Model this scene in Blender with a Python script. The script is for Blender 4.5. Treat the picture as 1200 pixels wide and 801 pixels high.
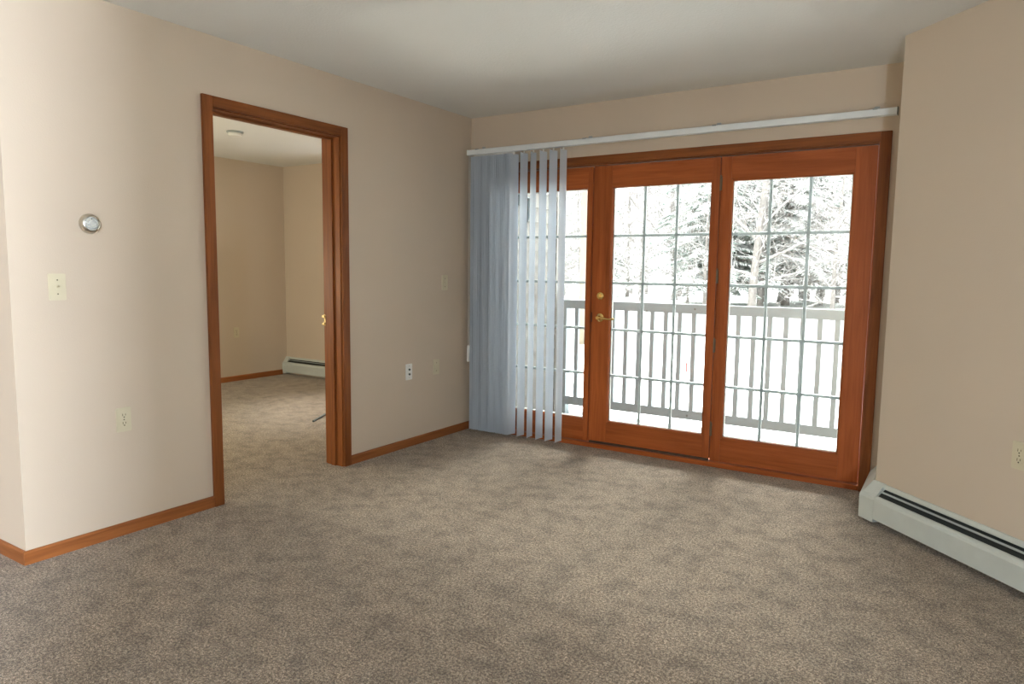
import bpy, bmesh, math, random
from mathutils import Vector, Matrix
for o in list(bpy.data.objects): bpy.data.objects.remove(o)
S = bpy.context.scene
COL = S.collection
random.seed(7)
PI = math.pi

# ---------------------------------------------------------------- camera
YAW, PIT, ROL, FPX = 0.5693, -0.1029, 0.0124, 817.25
CAM = Vector((3.2812, -4.5049, 1.2763))
fw = Vector((-math.sin(YAW)*math.cos(PIT), math.cos(YAW)*math.cos(PIT), math.sin(PIT)))
rt = Vector((math.cos(YAW), math.sin(YAW), 0)); up = rt.cross(fw)
r2 = rt*math.cos(ROL) + up*math.sin(ROL); u2 = -rt*math.sin(ROL) + up*math.cos(ROL)
cd = bpy.data.cameras.new('camera'); cam = bpy.data.objects.new('camera', cd); COL.objects.link(cam)
M = Matrix((r2, u2, -fw)).transposed().to_4x4(); M.translation = CAM
cam.matrix_world = M
cd.sensor_width = 36; cd.lens = FPX*36/1200; cd.clip_start = .05; cd.clip_end = 300
S.camera = cam

# ---------------------------------------------------------------- light
SKY = 3.5
SUN_W, SUN_C = 40.0, (1.0, 1.0, .98)
KEY_W, KEY_P, KEY_C = 192, (4.226, -5.6, .9), (.83, 1.0, 1.17)
BEAM_W, BEAM_P, BEAM_DIR, BEAM_C = 600, (5.45, -7.19, 1.8), (-1, .66, 0), (.90, 1.0, 1.14)
BED_W, BED_P, BED_C = 84, (-1.9, -2.5, 1.15), (1, .99, .80)
w = bpy.data.worlds.new('overcast_sky'); S.world = w; w.use_nodes = True
wn, wl = w.node_tree.nodes, w.node_tree.links      # overcast sky, brighter overhead than at the horizon
bgn = wn['Background']; bgn.inputs[0].default_value = (1.0, 1.0, .97, 1)
tc = wn.new('ShaderNodeTexCoord'); sx = wn.new('ShaderNodeSeparateXYZ'); wl.new(tc.outputs['Generated'], sx.inputs[0])
mr = wn.new('ShaderNodeMapRange'); mr.inputs[1].default_value = 0; mr.inputs[2].default_value = 1
mr.inputs[3].default_value = SKY*.5; mr.inputs[4].default_value = SKY*1.9; wl.new(sx.outputs[2], mr.inputs[0]); wl.new(mr.outputs[0], bgn.inputs[1])
def area(name, loc, direction, sx, sy, power, color=(1, 1, 1), portal=False):
    l = bpy.data.lights.new(name, 'AREA'); l.shape = 'RECTANGLE'; l.size = sx; l.size_y = sy
    l.energy = power; l.color = color
    if portal: l.cycles.is_portal = True
    o = bpy.data.objects.new(name, l); COL.objects.link(o); o.location = loc
    o.rotation_euler = Vector(direction).to_track_quat('-Z', 'Y').to_euler()
    return o
area('door_daylight_portal', (1.5, .2, 1.03), (0, -1, 0), 2.8, 2.0, 1, portal=True)
area('bedroom_daylight_portal', (-1.5, 1.3, 1.45), (0, -1, 0), 1.6, 1.3, 1, portal=True)
l = bpy.data.lights.new('living_room_lamp', 'POINT'); l.energy = KEY_W; l.color = KEY_C; l.shadow_soft_size = .07
o = bpy.data.objects.new('living_room_lamp', l); COL.objects.link(o); o.location = KEY_P
area('left_wall_beam_light', BEAM_P, BEAM_DIR, .2, .8, BEAM_W, BEAM_C)  # added area light behind the camera, brightens the left wall; no window there
l = bpy.data.lights.new('veiled_sun', 'SUN'); l.energy = SUN_W; l.color = SUN_C; l.angle = math.radians(42)
o = bpy.data.objects.new('veiled_sun', l); COL.objects.link(o); o.location = (1.5, 6, 8); o.rotation_euler = Vector((.28, -1, -1.4)).to_track_quat('-Z', 'Y').to_euler()
l = bpy.data.lights.new('bedroom_fill_light', 'POINT'); l.energy = BED_W; l.color = BED_C; l.shadow_soft_size = .15  # added fill, hidden from view, lifts the bedroom walls
o = bpy.data.objects.new('bedroom_fill_light', l); COL.objects.link(o); o.location = BED_P
S.view_settings.view_transform = 'Standard'; S.view_settings.look = 'None'
S.view_settings.exposure = 0.0; S.view_settings.gamma = 1; S.view_settings.use_curve_mapping = False
S.cycles.max_bounces = 10; S.cycles.diffuse_bounces = 6; S.cycles.transparent_max_bounces = 24

# ---------------------------------------------------------------- materials
def lin(c): return tuple((x/255/12.92 if x/255 <= .04045 else ((x/255+.055)/1.055)**2.4) for x in c)
def mat(name, col, rough=.6, metal=0, spec=.5):
    m = bpy.data.materials.new(name); m.use_nodes = True; b = m.node_tree.nodes['Principled BSDF']
    b.inputs['Base Color'].default_value = (*col, 1); b.inputs['Roughness'].default_value = rough
    b.inputs['Metallic'].default_value = metal; b.inputs['Specular IOR Level'].default_value = spec
    return m, m.node_tree.nodes, m.node_tree.links, b
def noise(N, L, scale, detail=3, rough=.5, sc=(1, 1, 1), dist=0):
    tc = N.new('ShaderNodeTexCoord'); mp = N.new('ShaderNodeMapping'); n = N.new('ShaderNodeTexNoise')
    L.new(tc.outputs['Object'], mp.inputs[0]); L.new(mp.outputs[0], n.inputs['Vector'])
    mp.inputs['Scale'].default_value = sc; n.inputs['Scale'].default_value = scale
    n.inputs['Detail'].default_value = detail; n.inputs['Roughness'].default_value = rough; n.inputs['Distortion'].default_value = dist
    return n
def ramp(N, L, src, stops):
    r = N.new('ShaderNodeValToRGB'); L.new(src, r.inputs[0])
    while len(r.color_ramp.elements) < len(stops): r.color_ramp.elements.new(.5)
    for e, (p, c) in zip(r.color_ramp.elements, stops): e.position = p; e.color = (*c, 1)
    return r
def bump(N, L, src, b, strength, dist):
    bp = N.new('ShaderNodeBump'); bp.inputs['Strength'].default_value = strength; bp.inputs['Distance'].default_value = dist
    L.new(src, bp.inputs['Height']); L.new(bp.outputs[0], b.inputs['Normal']); return bp
def mix(N, L, a, b_, fac, mode='MIX'):
    x = N.new('ShaderNodeMix'); x.data_type = 'RGBA'; x.blend_type = mode
    for sock, v in ((x.inputs[6], a), (x.inputs[7], b_), (x.inputs[0], fac)):
        if hasattr(v, 'links'): L.new(v, sock)
        else: sock.default_value = v
    return x.outputs[2]
def sc(c, k): return tuple(x*k for x in c)

def paint(name, col, bs=.25, scale=160):
    m, N, L, b = mat(name, col, .75, spec=.25)
    n = noise(N, L, scale, 3); bump(N, L, n.outputs[0], b, bs, .002)
    n2 = noise(N, L, 1.3, 2); r = ramp(N, L, n2.outputs[0], [(.3, sc(col, .975)), (.7, sc(col, 1.02))])
    L.new(r.outputs[0], b.inputs['Base Color']); return m
WALLC = (.55, .46, .36)
M_wall = paint('wall_paint', WALLC)
M_ceil = paint('ceiling_texture', (.71, .71, .68), .9, 90)
def wood(name, c1, c2, vertical, rough=.38, axis='Z'):
    m, N, L, b = mat(name, c1, rough, spec=.22)
    s = {'Z': (1, 1, .06), 'X': (.06, 1, 1), 'Y': (1, .06, 1)}[axis]
    n = noise(N, L, 38, 6, .6, s, .6)
    n2 = noise(N, L, 5, 3, .5, s, 1.2)
    r = ramp(N, L, n.outputs[0], [(.32, c2), (.62, c1)])
    r2_ = ramp(N, L, n2.outputs[0], [(.3, (.72, .70, .68)), (.7, (1.08, 1.08, 1.08))])
    L.new(mix(N, L, r.outputs[0], r2_.outputs[0], 1.0, 'MULTIPLY'), b.inputs['Base Color'])
    bump(N, L, n.outputs[0], b, .12, .001)
    return m
OC1, OC2 = (.41, .108, .026), (.29, .068, .014)
M_fz = wood('orange_fir_upright', OC1, OC2, 1); M_fx = wood('orange_fir_crosswise', OC1, OC2, 0, axis='X')
CC1, CC2 = (.245, .078, .019), (.150, .043, .010)
M_cz = wood('brown_oak_upright', CC1, CC2, 1, .5); M_cx = wood('brown_oak_crosswise', CC1, CC2, 0, .5, 'X'); M_cy = wood('brown_oak_lengthwise', CC1, CC2, 0, .5, 'Y')
BC1, BC2 = (.33, .118, .036), (.23, .075, .021)
M_by = wood('oak_baseboard_lengthwise', BC1, BC2, 0, .45, 'Y'); M_bx = wood('oak_baseboard_crosswise', BC1, BC2, 0, .45, 'X')

# carpet
m, N, L, b = mat('carpet_pile', (.3, .24, .19), .95, spec=.1); M_carpet = m
n1 = noise(N, L, 230, 2, .7); n2 = noise(N, L, 95, 4, .85); n3 = noise(N, L, 9, 7, .70); n4 = noise(N, L, 1.5, 3, .55)
r1 = ramp(N, L, n1.outputs[0], [(.40, (.42, .40, .37)), (.5, (1, 1, 1)), (.60, (1.6, 1.6, 1.6))])
rb = ramp(N, L, n2.outputs[0], [(.42, (.125, .085, .053)), (.5, (.272, .206, .146)), (.58, (.48, .388, .290))])
r3 = ramp(N, L, n3.outputs[0], [(.38, (.66, .65, .64)), (.51, (1.0, 1.0, 1.0)), (.62, (1.17, 1.17, 1.17))])
r4 = ramp(N, L, n4.outputs[0], [(.3, (.93, .93, .93)), (.7, (1.06, 1.06, 1.06))])
c = mix(N, L, rb.outputs[0], r1.outputs[0], 1.0, 'MULTIPLY'); c = mix(N, L, c, r3.outputs[0], 1.0, 'MULTIPLY'); c = mix(N, L, c, r4.outputs[0], 1.0, 'MULTIPLY')
L.new(c, b.inputs['Base Color'])
ad = N.new('ShaderNodeMath'); ad.operation = 'ADD'; L.new(n1.outputs[0], ad.inputs[0]); L.new(n2.outputs[0], ad.inputs[1])
bump(N, L, ad.outputs[0], b, .9, .006)
b.inputs['Sheen Weight'].default_value = .3; b.inputs['Sheen Roughness'].default_value = .5

def simple(name, col, rough=.5, metal=0, spec=.5, var=.04, vs=12, bs=0):
    m, N, L, b = mat(name, col, rough, metal, spec)
    n = noise(N, L, vs, 3); r = ramp(N, L, n.outputs[0], [(.3, sc(col, 1-var)), (.7, sc(col, 1+var))])
    L.new(r.outputs[0], b.inputs['Base Color'])
    if bs: bump(N, L, n.outputs[0], b, bs, .002)
    return m
M_heater = simple('grey_white_enamel', (.52, .55, .51), .35)
M_dark = simple('slot_shade', (.012, .016, .016), .6)  # near-black colour stands in for shade inside the heater slots
M_fin = simple('grey_damper', (.33, .36, .355), .4)
M_ivory = simple('ivory_plastic', (.57, .515, .365), .4)
M_slot = simple('outlet_slot_dark', (.08, .065, .04), .6)
M_white = simple('white_plastic', (.72, .72, .68), .35)
M_rail = simple('white_headrail_enamel', (.70, .74, .75), .4)
M_brass = simple('polished_brass', (.80, .58, .22), .22, 1)
M_obrass = simple('aged_brass', (.38, .27, .13), .35, 1)
M_silver = simple('brushed_silver', (.62, .58, .50), .28, 1)
M_sweep = simple('dark_door_sweep', (.045, .028, .018), .6)
M_hinge = simple('bronze_hinge_metal', (.20, .15, .10), .4, .8)
M_steel = simple('dull_grey_metal', (.10, .11, .10), .55, .2)
M_muntin = simple('pale_grille_bar', (.40, .44, .44), .5)
M_alum = simple('pale_glass_spacer', (.62, .64, .60), .5)
M_siding = simple('pale_vinyl_siding', (.16, .16, .155), .7, var=.02)
M_gap = simple('siding_shadow_channel', (.05, .045, .04), .8)
M_deckrail = simple('pale_grey_painted_rail', (.180, .222, .245), .6, var=.03, vs=5)
M_deck = simple('weathered_grey_deck_boards', (.075, .082, .080), .95, spec=.08, var=.15, vs=4, bs=.3)
M_snow = simple('fresh_snow', (.90, .91, .92), .9, var=.015, vs=2, bs=.4)
M_cream = simple('cream_clapboard', (.22, .19, .145), .8)
M_red = simple('red_plastic', (.34, .03, .03), .6)
M_lamp = simple('blue_grey_lantern_metal', (.035, .06, .075), .6)
M_roof = simple('snowy_roof', (.85, .86, .88), .9)

m, N, L, b = mat('clear_dial_plastic', (.50, .51, .48), .12, 0, .8); M_dial = m

# clear glass: transparent with fresnel reflection
m = bpy.data.materials.new('window_glass'); m.use_nodes = True; N = m.node_tree.nodes; L = m.node_tree.links
N.remove(N['Principled BSDF']); out = N['Material Output']
tr = N.new('ShaderNodeBsdfTransparent'); tr.inputs[0].default_value = (.95, .97, .96, 1)
gl = N.new('ShaderNodeBsdfGlossy'); gl.inputs['Roughness'].default_value = .02
fr = N.new('ShaderNodeFresnel'); fr.inputs[0].default_value = 1.45; mx = N.new('ShaderNodeMixShader')
ns = noise(N, L, 3, 2); rr = ramp(N, L, ns.outputs[0], [(0, (.94, .96, .95)), (1, (.96, .98, .97))]); L.new(rr.outputs[0], tr.inputs[0])
L.new(fr.outputs[0], mx.inputs[0]); L.new(tr.outputs[0], mx.inputs[1]); L.new(gl.outputs[0], mx.inputs[2]); L.new(mx.outputs[0], out.inputs[0])
M_glass = m
# vinyl slats: part translucent
def vinyl(name, col, tcol, f):
    m = bpy.data.materials.new(name); m.use_nodes = True; N = m.node_tree.nodes; L = m.node_tree.links
    b = N['Principled BSDF']; out = N['Material Output']
    n = noise(N, L, 30, 2, .5, (1, 1, .004)); r = ramp(N, L, n.outputs[0], [(.3, sc(col, .96)), (.7, col)])
    L.new(r.outputs[0], b.inputs['Base Color']); b.inputs['Roughness'].default_value = .45
    t = N.new('ShaderNodeBsdfTranslucent'); t.inputs[0].default_value = (*tcol, 1)
    mx = N.new('ShaderNodeMixShader'); mx.inputs[0].default_value = f
    L.new(b.outputs[0], mx.inputs[1]); L.new(t.outputs[0], mx.inputs[2]); L.new(mx.outputs[0], out.inputs[0]); return m
M_slat = vinyl('white_vinyl_slat', (.78, .81, .84), (.82, .88, .94), .42)

# snow lying on whatever faces up, bark or needles elsewhere
def snowy(name, col, lo, hi, var=.25):
    m, N, L, b = mat(name, col, .9, spec=.2)
    g = N.new('ShaderNodeNewGeometry'); sp = N.new('ShaderNodeSeparateXYZ'); L.new(g.outputs['True Normal'], sp.inputs[0])
    n = noise(N, L, 3.0, 3); ma = N.new('ShaderNodeMath'); ma.operation = 'MULTIPLY_ADD'; ma.inputs[1].default_value = .9; 
    L.new(n.outputs[0], ma.inputs[0]); L.new(sp.outputs[2], ma.inputs[2])
    rf = ramp(N, L, ma.outputs[0], [(lo, (0, 0, 0)), (hi, (1, 1, 1))])
    n2 = noise(N, L, 9, 3); rc = ramp(N, L, n2.outputs[0], [(.3, sc(col, 1-var)), (.7, sc(col, 1+var))])
    L.new(mix(N, L, rc.outputs[0], (.90, .91, .93, 1), rf.outputs[0]), b.inputs['Base Color']); return m
M_bark = snowy('snow_laden_bark', (.25, .235, .225), .58, .78)  # bark tone lightened to stand in for haze over the wood
M_needle = snowy('snow_laden_needles', (.20, .26, .23), .50, .75)  # needles paled the same way, haze put into their colour

# ---------------------------------------------------------------- builders
class MB:
    def __init__(s): s.bm = bmesh.new()
    def box(s, a, b_, bev=0, mi=0):
        x0, y0, z0 = (min(p, q) for p, q in zip(a, b_)); x1, y1, z1 = (max(p, q) for p, q in zip(a, b_))
        vs = [s.bm.verts.new(p) for p in ((x0,y0,z0),(x1,y0,z0),(x1,y1,z0),(x0,y1,z0),(x0,y0,z1),(x1,y0,z1),(x1,y1,z1),(x0,y1,z1))]
        fs = [s.bm.faces.new([vs[i] for i in f]) for f in ((0,3,2,1),(4,5,6,7),(0,1,5,4),(1,2,6,5),(2,3,7,6),(3,0,4,7))]
        for f in fs: f.material_index = mi
        if bev:
            es = list({e for f in fs for e in f.edges})
            bmesh.ops.bevel(s.bm, geom=es, offset=bev, segments=2, profile=.6, affect='EDGES')
        return s
    def prism(s, pts, z0, z1, basis=None, mi=0):
        """polygon pts extruded z0..z1; basis = (origin, u, v, w): point = o+u*x+v*y+w*z"""
        if basis is None: basis = ((0,0,0), (1,0,0), (0,1,0), (0,0,1))
        o, u, v, w_ = (Vector(k) for k in basis)
        a = [s.bm.verts.new(o+u*x+v*y+w_*z0) for x, y in pts]; b_ = [s.bm.verts.new(o+u*x+v*y+w_*z1) for x, y in pts]
        n = len(pts); fs = [s.bm.faces.new(a[::-1]), s.bm.faces.new(b_)]
        for i in range(n): fs.append(s.bm.faces.new((a[i], a[(i+1) % n], b_[(i+1) % n], b_[i])))
        for f in fs: f.material_index = mi
        return s
    def lathe(s, prof, o, ax, seg=32):
        """prof: list of (radius, height) along ax"""
        o = Vector(o); ax = Vector(ax).normalized(); t = ax.orthogonal().normalized(); q = ax.cross(t)
        rings = []
        for r, h in prof:
            if r < 1e-6: rings.append([s.bm.verts.new(o+ax*h)])
            else: rings.append([s.bm.verts.new(o+ax*h+(t*math.cos(2*PI*i/seg)+q*math.sin(2*PI*i/seg))*r) for i in range(seg)])
        for A, B in zip(rings, rings[1:]):
            for i in range(seg):
                j = (i+1) % seg
                if len(A) == 1 and len(B) == 1: continue
                if len(A) == 1: s.bm.faces.new((A[0], B[j], B[i]))
                elif len(B) == 1: s.bm.faces.new((A[i], A[j], B[0]))
                else: s.bm.faces.new((A[i], A[j], B[j], B[i]))
        return s
    def tube(s, pts, rad, seg=8, cap=True):
        pts = [Vector(p) for p in pts]; n = len(pts)
        if not hasattr(rad, '__len__'): rad = [rad]*n
        prev = None; ref = None
        for i, p in enumerate(pts):
            d = (pts[min(i+1, n-1)]-pts[max(i-1, 0)]).normalized()
            if ref is None: ref = d.orthogonal().normalized()
            ref = (ref-d*ref.dot(d)).normalized(); q = d.cross(ref)
            ring = [s.bm.verts.new(p+(ref*math.cos(2*PI*k/seg)+q*math.sin(2*PI*k/seg))*rad[i]) for k in range(seg)]
            if prev:
                for k in range(seg): s.bm.faces.new((prev[k], prev[(k+1) % seg], ring[(k+1) % seg], ring[k]))
            elif cap: s.bm.faces.new(ring[::-1])
            prev = ring
        if cap: s.bm.faces.new(prev)
        return s
    def obj(s, name, mats, parent=None, smooth=False, origin=None):
        bmesh.ops.recalc_face_normals(s.bm, faces=s.bm.faces)
        if origin is not None: bmesh.ops.translate(s.bm, verts=s.bm.verts, vec=-Vector(origin))
        me = bpy.data.meshes.new(name); s.bm.to_mesh(me); s.bm.free()
        if not isinstance(mats, (list, tuple)): mats = [mats]
        for m_ in mats: me.materials.append(m_)
        if smooth:
            for p in me.polygons: p.use_smooth = True
            me.set_sharp_from_angle(angle=math.radians(40))
        o = bpy.data.objects.new(name, me); COL.objects.link(o)
        if origin is not None: o.location = origin
        if parent is not None:
            o.parent = parent
            if origin is None: o.location = -Vector(parent.get('base', (0,0,0)))
            else: o.location = Vector(origin)-Vector(parent.get('base', (0,0,0)))
        return o
BASES = {}
def empty(name, loc):
    o = bpy.data.objects.new(name, None); COL.objects.link(o); o.location = loc; o.empty_display_size = .1
    o['base'] = tuple(loc); return o
def tag(o, label, cat, group=None, kind=None):
    o['label'] = label; o['category'] = cat
    if group: o['group'] = group
    if kind: o['kind'] = kind
    return o
def struct(o, label=None):
    o['kind'] = 'structure'
    if label: o['label'] = label
    return o
def sub(mb, name, mats, part, root, smooth=False):
    """sub-part: parented to a part whose mesh is in the root's frame"""
    o = mb.obj(name, mats, None, smooth); o.parent = part
    o.location = (0, 0, 0)
    return o

H = 2.44
XK, YK = 2.974, -.4825           # outer corner where the slanting wall starts
Y1, Y2 = -2.3154, -1.3239        # doorway casing outer edges
ZC = 2.139
YL = -3.204
# ---------------------------------------------------------------- shell
struct(MB().prism([(-3.65,-3.3),(-2.6,-3.3),(-2.6,-9.2),(6.2,-9.2),(6.2,.15),(-.1,.15),(-.1,1.25),(-3.65,1.25)], -.12, 0).obj('floor', M_carpet))
struct(MB().prism([(-3.65,-3.3),(-2.6,-3.3),(-2.6,-9.2),(6.2,-9.2),(6.2,.15),(-.1,.15),(-.1,1.25),(-3.65,1.25)], H, H+.12).obj('ceiling', M_ceil))
g = MB()
g.box((-.14, YL, 0), (0, Y1+.043, H)).box((-.14, Y2-.043, 0), (0, 0, H)).box((-.14, Y1+.043, ZC-.043), (0, Y2-.043, H))
struct(g.obj('wall_left', M_wall))
struct(MB().box((-2.5, YL, 0), (-.14, YL+.12, H)).obj('wall_hall', M_wall))
struct(MB().box((-2.6, -9.1, 0), (-2.5, YL, H)).obj('wall_far_left', M_wall))
struct(MB().box((-2.6, -9.2, 0), (6.2, -9.1, H)).obj('wall_near', M_wall))
g = MB(); FX0, FX1, FZ = .165, 2.862, 2.031
g.box((-.14, 0, 0), (FX0, .15, H)).box((FX1, 0, 0), (XK, .15, H)).box((FX0, 0, FZ), (FX1, .15, H))
struct(g.obj('wall_back', M_wall))
struct(MB().prism([(XK,.15),(XK,YK),(6.1,YK-(6.1-XK)),(6.2,YK-(6.1-XK)),(6.2,.15)], 0, H).obj('wall_right', M_wall))
struct(MB().box((6.1, -9.1, 0), (6.2, YK-(6.1-XK), H)).obj('wall_far_right', M_wall))
# added unseen wall stub: its end trims the light on the left wall
struct(MB().box((3.95, -6.02, 0), (6.1, -5.9, H)).obj('wall_light_blocker', M_wall))
# bedroom
struct(MB().box((-3.62, -3.2, 0), (-3.5, 1.2, H)).obj('wall_bedroom_left', M_wall))
struct(MB().box((-3.5, YL+.0, 0), (-2.6, YL+.12, H)).obj('wall_bedroom_near', M_wall))
g = MB(); g.box((-3.5, 1.06, 0), (-2.1, 1.2, H)).box((-1.4, 1.06, 0), (-.14, 1.2, H)).box((-2.1, 1.06, 0), (-1.4, 1.2, 1.25)).box((-2.1, 1.06, 1.75), (-1.4, 1.2, H))
struct(g.obj('wall_bedroom_back', M_wall))
struct(MB().box((-.14, .15, 0), (.06, 1.23, H)).obj('wall_bedroom_right', M_wall))

# baseboards
def baseboard(name, p, q, n, m, h=.059, t=.012):
    p, q, n = Vector((*p, 0)), Vector((*q, 0)), Vector((*n, 0))
    d = (q-p); Ln = d.length; d.normalize()
    prof = [(0, 0), (t, 0), (t, h-.008), (t-.006, h), (0, h)]
    return struct(MB().prism(prof, 0, Ln, (p, n, (0,0,1), d)).obj(name, m))
baseboard('baseboard_left', (0, YL-.012), (0, Y1), (1, 0), M_by)
baseboard('baseboard_left_far', (0, Y2), (0, 0), (1, 0), M_by)
baseboard('baseboard_hall', (-2.5, YL), (0, YL), (0, -1), M_bx)
baseboard('baseboard_bedroom', (-3.5, -3.08), (-3.5, .985), (1, 0), M_by)

# ---------------------------------------------------------------- doorway to the bedroom
d1 = struct(empty('door_1', (0, (Y1+Y2)/2, 0)), 'open doorway with brown oak casing leading to the bedroom')
JA, JB, JZ = Y1+.063, Y2-.063, ZC-.063        # jamb faces
CW = .057
def casing_board(a0, a1, z0, z1, xs):  # stepped colonial profile on a wall of constant x
    pass
def casing(side):
    g = MB(); x0, x1 = (0, .018) if side > 0 else (-.14, -.158)
    g.box((x0, Y1, 0), (x1, Y1+CW, ZC), .003); g.box((x0, Y2-CW, 0), (x1, Y2, ZC), .003)
    return g
casing(1).obj('casing', M_cz, d1)
g = MB().box((0, Y1+CW, ZC-CW), (.0175, Y2-CW, ZC), .003); g.obj('head_casing', M_cy, d1)
casing(-1).obj('bedroom_casing', M_cz, d1)
g = MB().box((-.14, Y1+CW, ZC-CW), (-.1575, Y2-CW, ZC), .003); g.obj('bedroom_head_casing', M_cy, d1)
g = MB().box((-.142, Y1+.043, 0), (.002, JA, JZ), .001).box((-.142, JB, 0), (.002, Y2-.043, JZ), .001)
g.obj('jamb', M_cz, d1)
MB().box((-.142, Y1+.043, JZ), (.002, Y2-.043, ZC-.043), .001).obj('head_jamb', M_cy, d1)
g = MB().box((-.092, JA, 0), (-.056, JA+.011, JZ-.011), .002).box((-.092, JB-.011, 0), (-.056, JB, JZ-.011), .002)
g.obj('door_stop', M_cz, d1)
MB().box((-.092, JA, JZ-.011), (-.056, JB, JZ), .002).obj('head_stop', M_cy, d1)
g = MB().box((-.150, JB-.0025, .905), (-.136, JB, .975), .0008).box((-.165, JB-.006, .955), (-.142, JB-.001, .972), .002).box((-.165, JB-.006, .908), (-.142, JB-.001, .925), .002)
g.obj('strike_plate', M_obrass, d1)

# ---------------------------------------------------------------- patio doors
t1 = struct(empty('trim_1', (1.5, 0, 0)), 'brown casing and orange wood frame around the patio doors')
cx0, cx1, cz = .178, 2.849, 2.018
g = MB().box((cx0-CW, -.018, 0), (cx0, 0, cz+CW), .003).box((cx1, -.018, 0), (cx1+CW, 0, cz+CW), .003)
g.obj('casing', M_cz, t1)
MB().box((cx0, -.0175, cz), (cx1, 0, cz+CW), .003).obj('head_casing', M_cx, t1)
g = MB().box((FX0, -.001, 0), (cx0+.006, .15, FZ), .001).box((cx1-.006, -.001, 0), (FX1, .15, FZ), .001)
g.box((1.0465, .045, .033), (1.0575, .15, cz-.006)).box((1.944, .045, .033), (1.956, .15, cz-.006)); g.obj('jamb', M_fz, t1)
MB().box((cx0+.006, -.001, cz-.006), (cx1-.006, .15, FZ), .001).obj('head_jamb', M_cx, t1)
MB().box((cx0+.006, -.004, 0), (cx1-.006, .16, .031), .003).obj('threshold', M_fx, t1)

GZ0, GZ1 = .2, 1.854
def leaf(root, x0, x1, gx0, gx1, z0=.035, z1=2.008):
    ya, yb = .03, .075; bd = .010
    g = MB().box((x0, ya, z0), (gx0-bd, yb, z1), .0015).box((gx1+bd, ya, z0), (x1, yb, z1), .0015); g.obj('stile', M_fz, root)
    g = MB().box((gx0-bd, ya+.0015, z0), (gx1+bd, yb-.001, GZ0-bd), .0015).box((gx0-bd, ya+.0015, GZ1+bd), (gx1+bd, yb-.001, z1), .0015)
    g.obj('cross_rail', M_fx, root)
    g = MB()   # chamfered glazing bead around the pane
    prof = [(0, 0), (bd, .008), (bd, .02), (0, .02)]
    g.prism([(0, ya+.003), (bd, ya+.010), (bd, yb-.010), (0, yb-.003)], GZ0-bd, GZ1+bd, ((gx0-bd,0,0),(1,0,0),(0,1,0),(0,0,1)))
    g.prism([(0, ya+.003), (bd, ya+.010), (bd, yb-.010), (0, yb-.003)], GZ0-bd, GZ1+bd, ((gx1+bd,0,0),(-1,0,0),(0,1,0),(0,0,1)))
    g.obj('glazing_bead', M_fz, root)
    g = MB()
    g.prism([(0, ya+.003), (bd, ya+.010), (bd, yb-.010), (0, yb-.003)], gx0, gx1, ((0,0,GZ0-bd),(0,0,1),(0,1,0),(1,0,0)))
    g.prism([(0, ya+.003), (bd, ya+.010), (bd, yb-.010), (0, yb-.003)], gx0, gx1, ((0,0,GZ1+bd),(0,0,-1),(0,1,0),(1,0,0)))
    g.obj('glazing_bead_crosswise', M_fx, root)
    gp = MB().box((gx0, .050, GZ0), (gx1, .055, GZ1)).obj('glass_pane', M_glass, root)
    g = MB(); mw = .019
    for i in (1, 2):
        x = gx0+(gx1-gx0)*i/3; g.box((x-mw/2, .0565, GZ0), (x+mw/2, .0645, GZ1), .001)
    for i in range(1, 5):
        z = GZ0+(GZ1-GZ0)*i/5; g.box((gx0, .0563, z-mw/2), (gx1, .0647, z+mw/2), .001)
    g.obj('grille', M_muntin, root)
    g = MB().box((gx0, .057, GZ0), (gx0+.006, .066, GZ1)).box((gx1-.006, .057, GZ0), (gx1, .066, GZ1)).box((gx0, .057, GZ0), (gx1, .066, GZ0+.007)).box((gx0, .057, GZ1-.004), (gx1, .066, GZ1))
    g.obj('glass_spacer', M_alum, root)
w1 = struct(empty('window_1', (.6, .05, 0)), 'fixed glazed panel partly behind the hanging blind slats')
leaf(w1, .19, 1.043, .31, .997)
w2 = struct(empty('window_2', (2.4, .05, 0)), 'fixed glazed panel right of the patio door')
leaf(w2, 1.958, 2.837, 2.024, 2.714)
d2 = struct(empty('door_2', (1.5, .05, 0)), 'orange wood patio door with glass grid and brass lever')
leaf(d2, 1.060, 1.942, 1.201, 1.885, .045)
MB().box((1.062, .022, .026), (1.94, .045, .043), .002).obj('door_sweep', M_sweep, d2)
# deadbolt thumb turn
g = MB().lathe([(0,0),(.030,0),(.030,.004),(.026,.010),(.018,.012),(0,.012)], (1.125,.03,1.10), (0,-1,0)).box((1.1215,.006,1.085),(1.1285,.019,1.115),.002)
g.obj('deadbolt', M_brass, d2, True)
g = MB().lathe([(0,0),(.033,0),(.033,.004),(.029,.010),(.017,.014),(.012,.02),(.012,.045),(.013,.052),(0,.054)], (1.126,.03,.945), (0,-1,0))
g.tube([(1.126,-.012,.945),(1.15,-.016,.946),(1.18,-.014,.941),(1.21,-.010,.938),(1.235,-.008,.941),(1.248,-.004,.943)], [.010,.0095,.008,.007,.007,.005], 12)
g.obj('lever_handle', M_brass, d2, True)
MB().box((1.058, .024, .91), (1.0605, .031, .98)).obj('latch_plate', M_sweep, d2)
for z in (1.842, 1.25, .80, .245):
    g = MB().tube([(1.950,.024,z-.045),(1.950,.024,z+.045)], .0062, 12).box((1.9425,.0275,z-.043),(1.9575,.0305,z+.043))
    g.tube([(1.950,.024,z+.046),(1.950,.024,z+.052)], .0045, 10)
    g.obj('hinge', M_hinge, d2, True)

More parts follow.
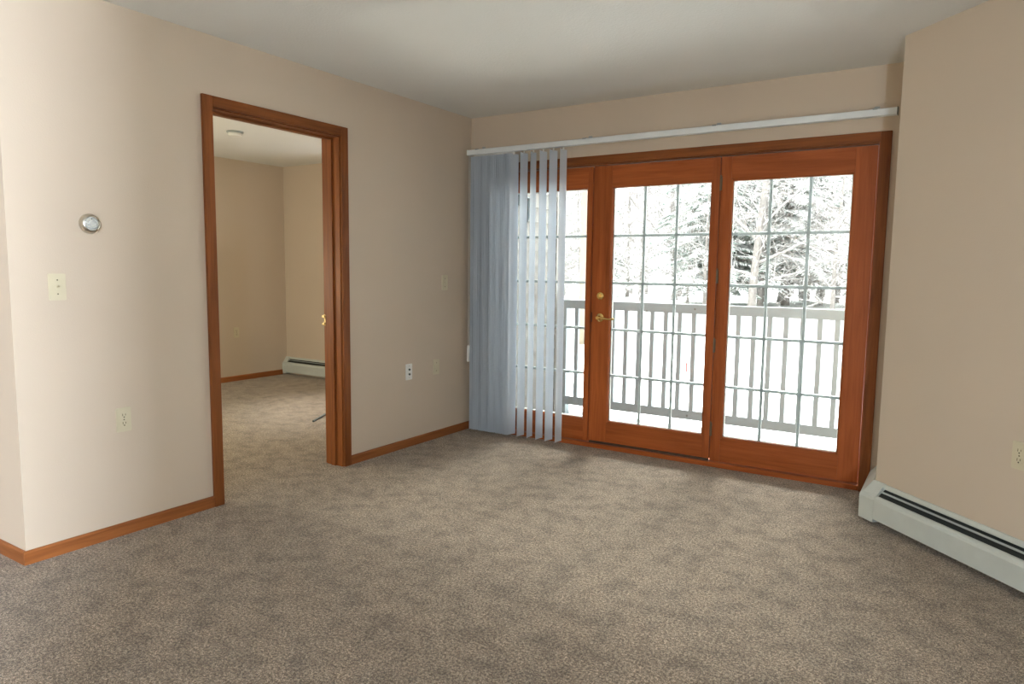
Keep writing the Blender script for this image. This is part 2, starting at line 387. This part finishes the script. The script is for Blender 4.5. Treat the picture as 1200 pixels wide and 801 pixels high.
# ---------------------------------------------------------------- vertical blind
vb = tag(empty('vertical_blind', (1.48, -.08, 2.15)), 'white vertical blind drawn to the left of the patio doors, five slats hanging apart', 'blind')
g = MB().prism([(-.022,0),(.022,0),(.022,.034),(.018,.038),(-.018,.038),(-.022,.034)], .035, 2.928, ((0,-.08,2.145),(0,1,0),(0,0,1),(1,0,0)))
g.obj('headrail', M_rail, vb)
for x in (.035, 2.928):
    s_ = 1 if x > 1 else -1
    MB().box((x, -.103, 2.144), (x+s_*.005, -.057, 2.185), .001).obj('end_cap', M_white if s_ < 0 else M_steel, vb)
for x in (.12, 1.03, 1.93, 2.82):
    g = MB().box((x-.014, -.10, 2.1835), (x+.014, 0, 2.1865)).box((x-.014, -.0025, 2.1865), (x+.014, 0, 2.215)).box((x-.012, -.103, 2.178), (x+.012, -.099, 2.1865))
    g.obj('mounting_clip', M_fin, vb)
ZB = .022
def slat(x, ang):
    wv = .0445; pts = []
    ca, sa = math.cos(ang), math.sin(ang)
    n = 8
    outer = [((i/n*2-1)*wv, .007*(1-(i/n*2-1)**2)) for i in range(n+1)]
    prof = outer+[(a, b_-.0012) for a, b_ in outer[::-1]]
    g = MB().prism(prof, ZB, 2.128, ((x,-.08,0),(ca,sa,0),(-sa,ca,0),(0,0,1)))
    so = g.obj('slat', M_slat, vb, True)
    g = MB().box((x-.004, -.084, 2.120), (x+.004, -.076, 2.1455), .001)
    sub(g, 'slat_hanger', M_white, so, vb)
for k in range(27):
    slat(.095+.0133*k+random.uniform(-.002,.002), math.radians(77+7*math.sin(k*1.15)+random.uniform(-1, 1)))
for x, a in ((.449, 76), (.534, 84), (.614, 93), (.697, 84), (.780, 80), (.861, 86)):
    slat(x, math.radians(a))
g = MB().tube([(.050,-.098,2.145),(.050,-.098,.60)], .0012, 6).tube([(.058,-.098,2.145),(.058,-.098,.60)], .0012, 6)
g.obj('pull_cord', M_white, vb)
g = MB().lathe([(0,0),(.011,0),(.013,.01),(.013,.10),(.009,.125),(0,.13)], (.054,-.098,.555), (0,0,1), 20); g.obj('cord_weight', M_white, vb, True)

# ---------------------------------------------------------------- wall plates
def frame(o, n, label_up=(0,0,1)):
    n = Vector(n).normalized(); u = Vector((0,0,1)).cross(n); return (Vector(o), u, Vector((0,0,1)), n)
def plate(g, B, w_=.070, h=.115, t=.005):
    pts = []; c_ = .004
    pts = [(-w_/2+c_,-h/2),(w_/2-c_,-h/2),(w_/2,-h/2+c_),(w_/2,h/2-c_),(w_/2-c_,h/2),(-w_/2+c_,h/2),(-w_/2,h/2-c_),(-w_/2,-h/2+c_)]
    g.prism(pts, 0, t*.55, B); k = .93; g.prism([(a*k if abs(a)>0 else a, b_*.955) for a, b_ in pts], t*.5, t, B)
def bx(g, B, x0, x1, y0, y1, z0, z1): g.prism([(x0,y0),(x1,y0),(x1,y1),(x0,y1)], z0, z1, B)
def disc(g, B, x, y, r, z0, z1, n=16, flat=None):
    g.prism([(x+r*math.cos(2*PI*i/n), y+(r if flat is None else flat)*math.sin(2*PI*i/n)) for i in range(n)], z0, z1, B)
def outlet(o, n, label, small=False):
    e = tag(empty('wall_outlet', o), label, 'outlet', None); B = frame(o, n)
    g = MB(); plate(g, B); g.obj('cover_plate', M_ivory, e)
    for s_ in (1, -1):
        cy = s_*.0195; g = MB()
        g.prism([(.0165*math.cos(t)*1.0, cy+max(-.0135, min(.0135, .0175*math.sin(t)))) for t in [2*PI*i/24 for i in range(24)]], .004, .0065, B)
        so = g.obj('receptacle', M_ivory, e)
        g = MB(); bx(g, B, -.0078, -.0052, cy-.002, cy+.009, .006, .0070); bx(g, B, .0052, .0078, cy-.001, cy+.008, .006, .0070); disc(g, B, 0, cy-.0075, .0032, .006, .0070)
        sub(g, 'slot', M_slot, so, e)
    g = MB(); disc(g, B, 0, 0, .003, .005, .0062); g.obj('screw', M_slot, e)
    return e
def switch(o, n, label):
    e = tag(empty('light_switch', o), label, 'switch', None); B = frame(o, n)
    g = MB(); plate(g, B); g.obj('cover_plate', M_ivory, e)
    g = MB(); bx(g, B, -.0055, .0055, -.012, .012, .005, .0058); g.obj('toggle_surround', M_ivory, e)
    O, u, v, w_ = B; g = MB()
    g.prism([(-.002,.0045),(.006,.0045),(.010,.018),(.006,.019)], -.0042, .0042, (O, v, w_, u)); g.obj('toggle', M_ivory, e)
    for y in (.030, -.030):
        g = MB(); disc(g, B, 0, y, .003, .005, .0060); g.obj('screw', M_slot, e)
    return e
switch((0, -3.025, 1.179), (1,0,0), 'ivory light switch on the left wall just below the round thermostat')
switch((0, -.333, 1.175), (1,0,0), 'ivory light switch on the far wall stretch between doorway and blind')
outlet((0, -2.768, .553), (1,0,0), 'ivory outlet low on the wall left of the doorway')
outlet((-3.5, .372, .543), (1,0,0), 'ivory outlet on the bedroom wall seen through the doorway')
outlet((3.531, YK-(3.531-XK), .548), (-1,-1,0), 'ivory outlet on the slanting right wall above the heater')
# coax jack and blank plate
B = frame((0, -.743, .543), (1,0,0)); e = tag(empty('cable_jack', (0, -.743, .543)), 'white wall jack plate with two dark round ports', 'wall plate')
g = MB(); plate(g, B); g.obj('cover_plate', M_white, e)
for y in (.017, -.017):
    g = MB(); disc(g, B, 0, y, .0075, .005, .012); g.obj('port', M_steel, e)
for y in (.042, -.042):
    g = MB(); disc(g, B, 0, y, .003, .005, .006); g.obj('screw', M_fin, e)
B = frame((0, -.434, .546), (1,0,0)); e = tag(empty('blank_plate', (0, -.434, .546)), 'blank ivory wall plate right of the white jack plate', 'wall plate')
g = MB(); plate(g, B); g.obj('cover_plate', M_ivory, e)
for y in (.030, -.030):
    g = MB(); disc(g, B, 0, y, .003, .005, .006); g.obj('screw', M_slot, e)

# round thermostat
O = (0, -2.883, 1.457)
th = tag(empty('thermostat', O), 'round silver wall thermostat above the light switch', 'thermostat')
MB().lathe([(0,0),(.040,0),(.0425,.004),(.0425,.010),(0,.010)], O, (1,0,0), 48).obj('base', M_silver, th, True)
MB().lathe([(.0300,.030),(.0315,.033),(.036,.031),(.0415,.022),(.0435,.012),(.0425,.009),(.030,.009),(.0300,.030)], O, (1,0,0), 48).obj('dial_ring', M_silver, th, True)
MB().lathe([(0,.010),(.0295,.010),(.0295,.029),(.024,.033),(.0235,.0305),(.017,.0305),(.0165,.036),(.012,.039),(0,.040)], O, (1,0,0), 48).obj('dial_cover', M_dial, th, True)
g = MB(); B = frame((0,-2.883,1.457), (1,0,0)); bx(g, B, -.001, .001, .017, .0225, .0300, .0315); g.obj('pointer', M_slot, th)

# ---------------------------------------------------------------- baseboard heaters
def heater_profile(g, B, L0, L1, which):
    if which == 'back': pts = [(0,.015),(.004,.015),(.004,.185),(.016,.186),(.016,.193),(.010,.207),(0,.207)]
    if which == 'damper': pts = [(.0270,.1725),(.0355,.1680),(.0365,.1705),(.0280,.1755)]
    if which == 'front': pts = [(.066,.030),(.0675,.030),(.0675,.126),(.064,.138),(.056,.1465),(.046,.149),(.045,.146),(.055,.1435),(.062,.136),(.0655,.126)]
    if which == 'liner': pts = [(.0045,.04),(.060,.04),(.060,.13),(.044,.146),(.028,.160),(.0045,.180)]  # dark liner filling the casing, painted as the shade seen through the slots
    if which == 'cap': pts = [(0,.012),(.069,.012),(.0695,.128),(.064,.142),(.054,.150),(.010,.209),(0,.209)]
    g.prism(pts, L0, L1, B)
def heater(o, n, Ln, label, caps, d=None):
    O, u, v, w_ = frame(o, n); B = (O, w_, v, -u if d is None else Vector(d))
    e = tag(empty('baseboard_heater', o), label, 'heater')
    c0, c1 = caps
    for nm, wh, mt in (('back_plate','back',M_heater),('damper','damper',M_fin),('front_panel','front',M_heater),('slot_shade_liner','liner',M_dark)):
        g = MB(); heater_profile(g, B, c0, Ln-c1, wh); g.obj(nm, mt, e)
    if c0: g = MB(); heater_profile(g, B, 0, c0+.002, 'cap'); g.obj('end_cap', M_heater, e)
    if c1: g = MB(); heater_profile(g, B, Ln-c1-.002, Ln, 'cap'); g.obj('end_cap', M_heater, e)
    return e, B
s2 = 2**-.5
hr, B = heater((XK, YK, 0), (-1,-1,0), 4.2, 'grey-white baseboard heater along the slanting right wall', (.0,.05), (s2,-s2,0))
# corner cover: mitred piece wrapping the outer wall corner and running back along the short return
g = MB()
prof = [(0,.012),(.069,.012),(.0695,.128),(.064,.142),(.054,.150),(.010,.209),(0,.209)]
nA = Vector((-s2,-s2,0)); nB = Vector((-1,0,0)); K = Vector((XK, YK, 0))
mt_ = (nA+nB); mt_ = mt_/(mt_.dot(nA))
rA = [g.bm.verts.new(K+Vector((s2,-s2,0))*.075+nA*a+Vector((0,0,z))) for a, z in prof]
rM = [g.bm.verts.new(K+mt_*a+Vector((0,0,z))) for a, z in prof]
rB = [g.bm.verts.new(Vector((XK,-.03,0))+nB*a+Vector((0,0,z))) for a, z in prof]
for P, Q in ((rA, rM), (rM, rB)):
    for i in range(len(prof)): j = (i+1) % len(prof); g.bm.faces.new((P[i], P[j], Q[j], Q[i]))
g.bm.faces.new(rA[::-1]); g.bm.faces.new(rB)
g.obj('corner_cover', M_heater, hr)
hb, B = heater((-3.5, 1.06, 0), (0,-1,0), 3.3, 'pale baseboard heater in the bedroom corner seen through the doorway', (.06,.05), (1,0,0))

# smoke detector and rod
O = (-2.11, -.585, H)
sd = tag(empty('smoke_detector', O), 'round white smoke detector on the bedroom ceiling', 'smoke detector')
MB().lathe([(0,0),(.070,0),(.070,.010),(.066,.013),(0,.013)], O, (0,0,-1), 40).obj('mounting_base', M_fin, sd, True)
MB().lathe([(0,.012),(.052,.012),(.058,.018),(.056,.036),(.045,.043),(0,.045)], O, (0,0,-1), 40).obj('cover', M_white, sd, True)
g = MB().tube([(-1.165,-.60,.009),(-1.275,-.39,.009),(-1.44,-.08,.009)], .009, 10)
tag(g.obj('metal_rod', M_steel, None, True), 'thin dark metal rod lying on the bedroom carpet by the doorway', 'rod')

# ---------------------------------------------------------------- outside: balcony
struct(MB().box((.095, .16, -.22), (5.2, 1.55, -.10)).obj('floor_balcony', M_deck))
# side wall with lapped siding
g = MB(); lap = .128; z = 1.953-lap*16
while z < 3.2:
    g.prism([(.062, z), (.112-.03, z), (.066, z+lap), (.062, z+lap)], .15, 1.245, ((0,0,0),(1,0,0),(0,0,1),(0,1,0)))
    z += lap
sw = struct(MB().box((-.14,.15,-.9),(.0615,1.25,-.0)).box((-.14,1.231,0),(.0615,1.25,3.2)).obj('wall_balcony', M_gap), 'pale lapped siding wall at the left end of the balcony')
so = g.obj('lapped_siding', M_siding, sw)
MB().box((.0, 1.245, -.9), (.085, 1.275, 3.2), .002).obj('corner_board', M_siding, sw)
# lantern
ll = tag(empty('wall_lantern', (.085, .58, 1.85)), 'blue-grey wall lantern on the siding seen between blind slats', 'lantern')
MB().box((.082,.55,1.82),(.10,.61,1.92),.003).obj('back_plate', M_lamp, ll)
MB().tube([(.10,.58,1.88),(.14,.58,1.90),(.165,.58,1.88)], .010, 8).obj('arm', M_lamp, ll, True)
MB().lathe([(0,0),(.05,-.012),(.042,-.03),(.040,-.09),(.03,-.14),(.01,-.20),(0,-.21)], (.165,.58,1.885), (0,0,1), 8).obj('lamp_body', M_lamp, ll)
# railing
rl = tag(empty('balcony_railing', (2.5, 1.3, -.1)), 'pale grey painted wooden railing with square balusters across the balcony', 'railing')
MB().box((.09,1.30,.925),(5.15,1.338,1.005),.003).obj('top_rail', M_deckrail, rl)
MB().box((.09,1.30,.010),(5.15,1.338,.090),.003).obj('bottom_rail', M_deckrail, rl)
for k in range(-4, 36):
    x = .649+.1241*k
    if x > 5.1: break
    MB().box((x-.019,1.302,.089),(x+.019,1.336,.926),.002).obj('baluster', M_deckrail, rl)
for x in (.125, 5.10): MB().box((x-.03,1.339,-.10),(x+.03,1.42,.95),.003).obj('post', M_deckrail, rl)
for x, z in ((1.40,.965),(.97,.932),(1.365,.045)):
    MB().lathe([(0,0),(.009,0),(.007,.004),(0,.005)], (x,1.30,z), (0,-1,0), 12).obj('screw_head', M_steel, rl, True)
# snow on the balcony edge
g = MB()
for i in range(26):
    x = 1.9+random.random()*1.0; y = 1.40+random.random()*.1; r = random.uniform(.02,.05)
    g.lathe([(0,r*.5),(r*.6,r*.38),(r,0),(0,-.002)], (x,y,-.10), (0,0,1), 9)
tag(g.obj('snow_clumps', M_snow, None, True), 'loose clumps of snow along the balcony edge', 'snow', None, 'stuff')

# ground of snow, rising towards the wood
def gz(x, y): 
    t = max(0, min(1, (y-13.5)/9)); return -.9+.95*t*t*(3-2*t)+.05*math.sin(x*.7+y*.3)*math.cos(y*.45)
g = MB(); nx, ny = 70, 60; V = []
for j in range(ny+1):
    row = []
    for i in range(nx+1):
        x = -45+80*i/nx; y = 1.3+78*(j/ny)**1.5; row.append(g.bm.verts.new((x, y, gz(x, y) if y < 50 else gz(x, 50)+(y-50)*.12)))
    V.append(row)
for j in range(ny):
    for i in range(nx): g.bm.faces.new((V[j][i], V[j][i+1], V[j+1][i+1], V[j+1][i]))
struct(g.obj('floor_snow_ground', M_snow, None, True))

# neighbouring wing
bx0, by0 = -6.18, 13.9
nb = tag(empty('neighbour_building', (0, 0, 0)), 'narrow end of a cream clapboard building beyond the railing, at the left panel edge', 'building')
NBW = .95
g = MB(); z = -1.0
while z < 5.4:
    zz = z+.16
    g.prism([(0,z),(NBW,z),(NBW-.02,zz),(.02,zz)], 0, 3, ((0,0,0),(1,0,0),(0,0,1),(0,1,0)))
    z = zz
g.obj('wall', M_cream, nb)
MB().prism([(-.3,5.45),(NBW+.3,5.45),(NBW/2,6.2)], -.3, 3.3, ((0,0,0),(1,0,0),(0,0,1),(0,1,0))).obj('roof', M_roof, nb)
nb.location = (bx0, by0, 0); nb.rotation_euler = (0, 0, math.radians(24.8))
# red marker
rm = tag(empty('marker_stake', (-.2, 6.0, -.86)), 'small red marker on a thin stake in the snow behind the railing', 'marker')
MB().tube([(-.2,6.0,-.9),(-.2,6.0,-.10)], .004, 6).obj('stake', M_white, rm)
MB().box((-.235,5.99,-.27),(-.20,6.0,-.12),.002).obj('flag', M_red, rm)

# trees
def branch(g, p, d, ln, r, depth, rnd, droop):
    n = 3 if depth > 0 else 2; pts = [p]; rad = [r]; dd = d.copy(); nodes = []
    for i in range(n):
        dd = (dd+Vector((rnd.uniform(-.16,.16), rnd.uniform(-.16,.16), rnd.uniform(-.10,.10)-droop*(.5 if depth < 2 else 0)))).normalized()
        pts.append(pts[-1]+dd*ln/n); rad.append(r*(1-.6*(i+1)/n)); nodes.append((pts[-1].copy(), dd.copy(), rad[-1]))
    g.tube(pts, rad, 5 if depth > 1 else 4 if depth > 0 else 3, False)
    if depth == 0: return
    k = {4: 0, 3: 5, 2: 5, 1: 5}.get(depth, 5)
    for i in range(k):
        q, qd, qr = nodes[min(n-1, int(n*(i+.6)/k))]
        a = rnd.uniform(0, 2*PI); o_ = qd.orthogonal().normalized(); o_ = Matrix.Rotation(a, 3, qd) @ o_
        nd = (qd*rnd.uniform(.45,.9)+o_*rnd.uniform(.5,1.0)).normalized()
        t = rnd.random(); base = q-qd*ln/n*t
        branch(g, base, nd, ln*rnd.uniform(.42,.68), max(qr*.62, .006), depth-1, rnd, droop)
def bare_tree(seed, h, lean):
    rnd = random.Random(seed); g = MB(); d = Vector((rnd.uniform(-1,1)*lean, rnd.uniform(-1,1)*lean, 1)).normalized()
    pts = [Vector((0,0,-.3))]; n = 9; r0 = h*.011+.03; rad = [r0]
    for i in range(n):
        d = (d+Vector((rnd.uniform(-.05,.05), rnd.uniform(-.05,.05), .05))).normalized(); pts.append(pts[-1]+d*h/n); rad.append(r0*(1-.85*(i+1)/n))
    g.tube(pts, rad, 7)
    crown = MB()
    for i in range(24):
        t = .12+.86*i/24; f = t*n; k = min(n-1, int(f)); p = pts[k].lerp(pts[k+1], f-k)
        a = i*2.4+rnd.uniform(-.5,.5); u_ = rnd.uniform(.15,.9)
        nd = Vector((math.cos(a), math.sin(a), u_)).normalized()
        branch(crown, p, nd, h*rnd.uniform(.16,.30)*(1.15-t*.6), r0*.34*(1.1-t*.7), 3, rnd, .12)
    return g, crown
def place(root, x, y, rz, s_):
    root.location = (x, y, gz(x, y)); root.rotation_euler = (0, 0, rz); root.scale = (s_,)*3
protos = []
def mk_bare(seed, h, lean):
    e = bpy.data.objects.new('bare_tree', None); COL.objects.link(e)
    g, c_ = bare_tree(seed, h, lean)
    g.obj('trunk', M_bark, e); c_.obj('branches', M_bark, e); return e
def dup(root):
    r = root.copy(); COL.objects.link(r)
    for ch in list(root.children): c_ = ch.copy(); COL.objects.link(c_); c_.parent = r
    return r
P = [mk_bare(11, 9, .10), mk_bare(23, 8, .2), mk_bare(37, 10, .06), mk_bare(51, 7, .25)]
for p_ in P:
    for ch in p_.children: ch.location = (0,0,0)
used = set(); rnd = random.Random(5); spots = []
tries = 0
while len(spots) < 74 and tries < 5000:
    tries += 1
    y = rnd.uniform(19.5, 40); xl = 3.3-.60*(y+4.5); xr = 3.6-.02*(y+4.5); x = rnd.uniform(xl-2, xr+3)
    if all((x-a)**2+(y-b_)**2 > 1.7 for a, b_ in spots): spots.append((x, y))
spots += [(-11.7, 22.0), (-10.9, 20.6), (-9.7, 21.5)]
spots = [p_ for p_ in spots if not (-9.5 < p_[0] < -4.9 and p_[1] < 20)]
for i, (x, y) in enumerate(spots):
    k = i % 4; e = P[k] if k not in used else dup(P[k]); used.add(k)
    place(e, x, y, rnd.uniform(0, 6.28), rnd.uniform(.5, .75) if i % 3 == 2 else rnd.uniform(.85, 1.2))
    tag(e, 'bare snow-covered tree in the wood beyond the railing', 'tree', 'bare snowy trees beyond the railing')
# evergreens
def evergreen(seed, h, low):
    rnd = random.Random(seed); e = bpy.data.objects.new('evergreen_tree', None); COL.objects.link(e)
    MB().tube([(0,0,-.3),(.03,.02,h*.5),(0,0,h)], [.15,.09,.01], 7).obj('trunk', M_bark, e).location = (0,0,0)
    g = MB(); z = low
    while z < h-.2:
        L_ = (h-z)*.34+.25
        for k in range(6):
            a = rnd.uniform(0, 2*PI); d = Vector((math.cos(a), math.sin(a), .05)); L2 = L_*rnd.uniform(.7,1.1)
            pts = [Vector((0,0,z))+d*L2*t+Vector((0,0,-.28*L2*t*t)) for t in (0,.35,.7,1)]
            g.tube(pts, [.02,.015,.01,.005], 4, False)
            side = d.cross(Vector((0,0,1))).normalized()
            m_ = int(L2/.11)
            for i in range(1, m_+1):
                t = i/m_; p = Vector((0,0,z))+d*L2*t+Vector((0,0,-.28*L2*t*t))
                for s_ in (-1, 1):
                    ln = (.16+.30*(1-t)*L2)*rnd.uniform(.7,1.2)
                    q = p+(d*.6+side*s_*rnd.uniform(.7,1)).normalized()*ln+Vector((0,0,-.25*ln+rnd.uniform(-.04,.02)))
                    mid = p.lerp(q, .5)+Vector((0,0,.02)); g.tube([p, mid, q], [.018,.040,.006], 5, False)
        z += .24
    g.obj('boughs', M_needle, e).location = (0,0,0); return e
E0 = evergreen(3, 8.5, 1.3); E1 = evergreen(9, 6.5, .8)
for i, (x, y, k, s_) in enumerate([(-2.3, 23.5, 0, 1.1), (-4.4, 21.5, 1, 1.1), (-5.2, 24, 0, 1.2), (1.9, 23, 1, 1.0), (-2.2, 27, 0, 1.2), (-12.0, 26, 1, 1.2)]):
    e = (E0, E1)[k] if i in (0, 1) else dup((E0, E1)[k])
    place(e, x, y, i*1.7, s_)
    if i == 0: tag(e, 'snow-covered evergreen nearest the balcony, green boughs at the top of the right panel', 'tree')
    else: tag(e, 'snow-covered evergreen standing among the bare trees of the wood', 'tree', 'evergreens in the wood')
for o in bpy.data.objects:
    if 'base' in o.keys(): del o['base']
